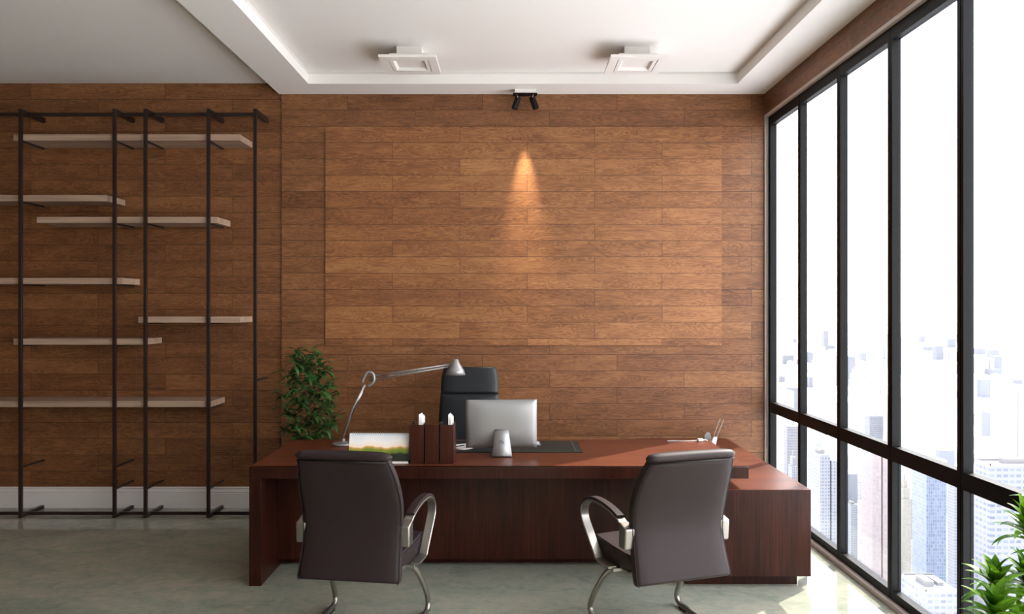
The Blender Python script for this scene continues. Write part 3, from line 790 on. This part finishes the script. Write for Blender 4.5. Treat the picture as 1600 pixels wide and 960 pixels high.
# ---------------------------------------------------------------- plants
def leaf(bm, base, az, el, length, width, droop, fold=0.25, n=9):
    """arching lance-shaped leaf with a folded midrib"""
    d = Vector((math.cos(az), math.sin(az), 0)); side = Vector((-d.y, d.x, 0))
    p = Vector(base); rows = []; ang = el
    for i in range(n+1):
        t_ = i/n; wd = width*0.5*(math.sin(PI*min(1, (t_*0.93+0.07))**0.8))**0.9 if i < n else 0.0005
        wd = max(wd, 0.0006)
        nrm = Vector((-d.x*math.sin(ang), -d.y*math.sin(ang), math.cos(ang)))
        rows.append([bm.verts.new(p-side*wd+nrm*wd*fold), bm.verts.new(p), bm.verts.new(p+side*wd+nrm*wd*fold)])
        p = p + (d*math.cos(ang)+Vector((0,0,math.sin(ang))))*(length/n)
        ang -= droop/n*(0.5+t_)
    for A, B in zip(rows, rows[1:]):
        bm.faces.new((A[0], A[1], B[1], B[0])); bm.faces.new((A[1], A[2], B[2], B[1]))

rng = random.Random(3)
PXc, PYc = 2.0, 2.98
r = empty('potted_dracaena', (PXc, PYc, 0), label='bright green leafy dracaena by the windows in lower right corner', cat='plant')
bm = bmesh.new(); lathe(bm, [(0.11,0),(0.125,0.01),(0.155,0.26),(0.16,0.28),(0.145,0.28),(0.14,0.25),(0.0,0.25)], 40); mesh('pot', bm, M['pot'], r, smooth=False)
bm = bmesh.new(); lathe(bm, [(0.139,0.235),(0.139,0.252),(0.08,0.258),(0.0,0.256)], 32); mesh('soil', bm, M['soil'], r)
def canes(x_, y_, d): return ((x_-798)/F*d-PXc, d-PYc, EYE+(480-y_)/F*d)
heads = [(canes(1556, 905, 3.0), 1.0), (canes(1556, 950, 2.85), 1.05), (canes(1606, 815, 3.0), 1.0), (canes(1604, 895, 3.08), 1.0), (canes(1596, 975, 2.95), 1.0), (canes(1645, 850, 2.85), 1.0), (canes(1660, 930, 3.1), 1.0), (canes(1640, 770, 3.05), 0.9)]
for k, (hp, sc) in enumerate(heads):
    bm = bmesh.new(); st = Vector((hp[0]*0.25, hp[1]*0.25, 0.24))
    tube(bm, spline([st, st.lerp(Vector(hp), 0.5)+Vector((0.01,0,-0.02)), Vector(hp)], 6), 0.009, 8)
    s_ = mesh('cane', bm, M['bark'], r, smooth=True)
    bm = bmesh.new(); nl = 28
    for i in range(nl):
        a = i*2.39996+k; q = i/nl
        el = math.radians(80-72*(1-q)**0.9+rng.uniform(-8,8)); z = hp[2]-0.075*(1-q)
        leaf(bm, (hp[0], hp[1], z), a, el, sc*rng.uniform(0.135,0.175)*(1-0.30*q), 0.042*rng.uniform(0.85,1.1), rng.uniform(0.9,1.7)*(1-0.4*q), 0.3)
    mesh('leaf_cluster', bm, M['leaf'], r, smooth=True)

# ficus behind the desk
FX, FY = (483-798)/F*6.22, 6.22
r = empty('potted_ficus', (FX, FY, 0), label='dark green small leaved potted plant behind left end of desk', cat='plant')
bm = bmesh.new(); lathe(bm, [(0.12,0),(0.13,0.01),(0.17,0.30),(0.175,0.33),(0.155,0.33),(0.15,0.30),(0.0,0.30)], 36); mesh('pot', bm, M['pot'], r)
bm = bmesh.new(); lathe(bm, [(0.149,0.28),(0.149,0.305),(0.0,0.31)], 32); mesh('soil', bm, M['soil'], r)
bm = bmesh.new()
tube(bm, spline([(0,0,0.28),(0.02,0.0,0.6),(-0.015,0.0,0.95),(0,0,1.25)], 6), [0.016-0.0005*i for i in range(19)], 8)
tips = []
for k in range(34):
    z = 0.62+0.72*k/33; a = k*2.4; rad = 0.17*(1-abs((z-0.92)/0.55)**2)+0.05
    e = Vector((rad*math.cos(a), rad*0.8*math.sin(a), z+0.07)); tube(bm, [(0,0,z-0.06), Vector((0,0,z)).lerp(e, 0.5), e], [0.006,0.004,0.002], 6); tips.append((Vector((0,0,z-0.04)), e))
mesh('trunk', bm, M['bark'], r, smooth=True)
bm = bmesh.new()
for (s0, e) in tips:
    for q in range(20):
        p = s0.lerp(e, rng.uniform(0.35, 1.08))+Vector((rng.uniform(-0.025,0.025), rng.uniform(-0.025,0.025), rng.uniform(-0.02,0.03)))
        leaf(bm, p, rng.uniform(0, 2*PI), rng.uniform(-0.5, 0.7), rng.uniform(0.08,0.12), rng.uniform(0.026,0.036), rng.uniform(0.5,1.4), 0.3, 5)
mesh('foliage', bm, M['ficus_leaf'], r, smooth=True)

# ---------------------------------------------------------------- the city outside, far below
GROUND = -420.0
K = 3.6
def facade(name, wall, glass, pw_, ph, fu, fz, rough=0.6):
    m = principled(name, wall, rough, spec=0.2); t = NT(m); X, Y, Z, _ = t.obj()
    U = t.math('ADD', X, t.math('MULTIPLY', Y, 1.0))
    a = t.math('FRACT', t.math('DIVIDE', U, pw_)); b = t.math('FRACT', t.math('DIVIDE', Z, ph))
    geo = t.new('ShaderNodeNewGeometry'); q = t.new('ShaderNodeSeparateXYZ'); t.l.new(geo.outputs['Normal'], q.inputs[0])
    side = t.math('LESS_THAN', t.math('ABSOLUTE', q.outputs[2]), 0.5)
    win = t.math('MULTIPLY', t.math('MULTIPLY', t.math('LESS_THAN', a, fu), t.math('LESS_THAN', b, fz)), side)
    wv = t.new('ShaderNodeTexWhiteNoise', noise_dimensions='2D'); t.l.new(t.xyz(t.math('FLOOR', t.math('DIVIDE', U, pw_)), t.math('FLOOR', t.math('DIVIDE', Z, ph)), 0.0), wv.inputs['Vector'])
    gcol = t.mix(wv.outputs['Value'], glass, (min(1, glass[0]*1.7), min(1, glass[1]*1.6), min(1, glass[2]*1.5), 1))
    t.l.new(t.mix(win, wall, gcol), t.b.inputs['Base Color']); return m
FC = {
 'white': facade('white_concrete', (0.165,0.165,0.178,1), (0.05,0.08,0.125,1), 2.5, 2.9, 0.5, 0.5),
 'pink': facade('pinkish_concrete', (0.19,0.168,0.172,1), (0.135,0.125,0.14,1), 2.4, 2.9, 0.45, 0.5),
 'blue': facade('blue_curtain_wall', (0.125,0.14,0.175,1), (0.06,0.085,0.135,1), 2.2, 3.6, 0.7, 0.8, 0.3),
 'cream': facade('cream_render', (0.175,0.172,0.155,1), (0.12,0.12,0.115,1), 2.8, 3.2, 0.45, 0.5),
 'grey': facade('pale_stone', (0.14,0.145,0.165,1), (0.07,0.085,0.12,1), 4.6, 4.2, 0.7, 0.45),
 'far': facade('hazed_concrete', (0.31,0.31,0.31,1), (0.27,0.275,0.285,1), 9, 9, 0.5, 0.5),  # haze painted in: walls and windows paled close together
 'haze_blue': facade('hazed_glass', (0.255,0.27,0.285,1), (0.225,0.245,0.265,1), 9, 9, 0.7, 0.6),  # bluish walls and glass washed out in colour to imitate haze
 'roof': facade('roof_gravel', (0.16,0.16,0.165,1), (0.16,0.16,0.165,1), 5, 5, 0.0, 0.0),
}
g_ = principled('city_ground', srgb(236,238,240), 0.9); t = NT(g_); _, _, _, ov = t.obj()
vo = t.new('ShaderNodeTexVoronoi'); t.l.new(ov, vo.inputs['Vector']); vo.inputs['Scale'].default_value = 0.012
n = t.noise(ov, 0.0015, 5)
t.l.new(t.mix(n, vo.outputs['Color'], srgb(250,250,250)), t.b.inputs['Base Color'])
g2 = t.mix(0.86, vo.outputs['Color'], (0.72, 0.72, 0.72, 1)); g2 = t.mix(0.4, g2, t.ramp(n, [(0.42, (0.24,0.25,0.27,1)), (0.6, (0.74,0.74,0.74,1))])); t.l.new(g2, t.b.inputs['Base Color'])
struct('city_ground', bx(60, 16000, -1000, 20000, GROUND-1, GROUND), g_)

def tower(name, label, x0, x1, ytop, D, mat, depth=24, kind='flat', group=None, cat='building', rot=0, side=0.42):
    D *= K; sw = side*(x1-x0); depth = D*sw/(x0-798); x0 = x0+sw
    X0, X1 = (x0-798)/F*D, (x1-798)/F*D; zt = EYE+(480-ytop)/F*D; W = X1-X0
    org = Vector(((X0+X1)/2, D+depth/2, GROUND)); h = zt-GROUND
    r = empty(name, org, rot, label=label, cat=cat, group=group)
    wv = W/2; dv = depth/2
    lst = [(-wv, wv, -dv, dv, 0, h)]
    if kind == 'notched': lst = [(-wv, wv*0.1, -dv, dv, 0, h), (wv*0.1, wv*0.3, -dv+2.5, dv-2.5, 0, h-2), (wv*0.3, wv, -dv, dv, 0, h-5)]
    if kind == 'stepped': lst = [(-wv, wv, -dv, dv, 0, h*0.9), (-wv*0.75, wv*0.75, -dv*0.75, dv*0.75, h*0.9, h*0.96), (-wv*0.45, wv*0.45, -dv*0.45, dv*0.45, h*0.96, h)]
    mesh('body', boxes(lst), FC[mat], r)
    hh = h if kind != 'stepped' else h*0.9
    top = []
    if kind != 'stepped':
        q = 0.8 if kind == 'flat' else 0.4
        top = [(-wv, wv, -dv, -dv+0.5, h, h+1.2), (-wv, wv*0.1 if kind == 'notched' else wv, dv-0.5, dv, h, h+1.2), (-wv, -wv+0.5, -dv, dv, h, h+1.2)] if kind == 'flat' else []
        top += [(-wv*0.55, -wv*0.05, -dv*0.4, dv*0.4, h, h+3.5)]
        if kind == 'flat': top += [(wv*0.25, wv*0.6, -dv*0.3, dv*0.5, h, h+2.2)]
    else: top = [(-wv, wv, -dv, -dv+0.6, hh, hh+1), (-0.6, 0.6, -0.6, 0.6, h, h+7)]
    mesh('roof_structure', boxes(top), FC['far' if D > 1500 else 'roof'], r)  # distant roofs take the colour with haze painted in
    return r
T = tower
T('tower_block', 'white tower block with rows of small bluish windows, just right of the side cabinet', 1262, 1309, 712, 185, 'white', 20, 'notched')
T('tower_block', 'narrow pale tower block seen through the farthest lower window', 1229, 1249, 716, 240, 'white', 18, 'stepped')
T('tower_block', 'pinkish tower block with a lighter ribbed right side, below the transom', 1346, 1388, 706, 190, 'pink', 20, 'notched')
T('tower_block', 'slim white block half hidden to the left of the pinkish tower', 1322, 1340, 790, 260, 'white', 18, 'flat')
T('apartment_block', 'cream apartment block between pinkish tower and blue glass tower', 1402, 1424, 752, 250, 'cream', 20, 'stepped')
T('glass_tower', 'tall blue glass curtain wall tower below the transom', 1425, 1479, 724, 215, 'blue', 24, 'flat')
T('tower_block', 'white gridded tower right beside the blue glass tower', 1480, 1503, 757, 200, 'white', 12, 'notched')
T('office_building', 'broad pale grey office building with flat roof in the nearest window', 1522, 1690, 728, 150, 'grey', 40, 'flat', side=0.15)
T('office_building', 'low pale annex at the foot of the blue glass tower', 1408, 1500, 925, 150, 'grey', 10, 'flat')
T('glass_tower', 'broad hazy blue tower above the transom, behind the blue glass tower', 1384, 1462, 636, 420, 'haze_blue', 40, 'flat')
T('glass_tower', 'slender hazy blue tower above transom in the third window', 1326, 1344, 578, 520, 'haze_blue', 20, 'stepped')
T('glass_tower', 'short hazy blue tower above transom in the second window', 1276, 1292, 604, 560, 'haze_blue', 22, 'flat')
T('glass_tower', 'hazy blue block above transom in the farthest window', 1217, 1241, 612, 540, 'haze_blue', 24, 'flat')
T('glass_tower', 'faint tall tower on the horizon in the second window', 1270, 1292, 560, 900, 'haze_blue', 30, 'stepped')
T('glass_tower', 'faint tower on the horizon in the nearest window', 1548, 1566, 586, 700, 'haze_blue', 24, 'flat')
T('tower_block', 'pale tower block between the cream block and the pinkish tower', 1390, 1406, 790, 330, 'white', 12, 'flat')
T('tower_block', 'hazy white tower block filling the gap left of the nearest office building', 1500, 1521, 800, 260, 'white', 12, 'notched')
T('apartment_block', 'short cream apartment block left of the pinkish tower, low down', 1308, 1330, 850, 300, 'cream', 12, 'flat')
rg = random.Random(11)
taken = []
for ob in [x for x in C.objects if x.get('category') == 'building']:
    bd = ob.children[0].bound_box; hw_ = max(abs(v[0]) for v in bd); hd_ = max(abs(v[1]) for v in bd)
    taken.append((ob.location.x, ob.location.y, hw_, hd_))
protos = [T('city_block', 'pale distant city block in the haze beyond the windows', 1300, 1320, 600, 800, m_, 22, k_, side=0.3, group='distant city blocks') for m_, k_ in (('far','flat'), ('haze_blue','stepped'), ('far','notched'), ('white','flat'))]
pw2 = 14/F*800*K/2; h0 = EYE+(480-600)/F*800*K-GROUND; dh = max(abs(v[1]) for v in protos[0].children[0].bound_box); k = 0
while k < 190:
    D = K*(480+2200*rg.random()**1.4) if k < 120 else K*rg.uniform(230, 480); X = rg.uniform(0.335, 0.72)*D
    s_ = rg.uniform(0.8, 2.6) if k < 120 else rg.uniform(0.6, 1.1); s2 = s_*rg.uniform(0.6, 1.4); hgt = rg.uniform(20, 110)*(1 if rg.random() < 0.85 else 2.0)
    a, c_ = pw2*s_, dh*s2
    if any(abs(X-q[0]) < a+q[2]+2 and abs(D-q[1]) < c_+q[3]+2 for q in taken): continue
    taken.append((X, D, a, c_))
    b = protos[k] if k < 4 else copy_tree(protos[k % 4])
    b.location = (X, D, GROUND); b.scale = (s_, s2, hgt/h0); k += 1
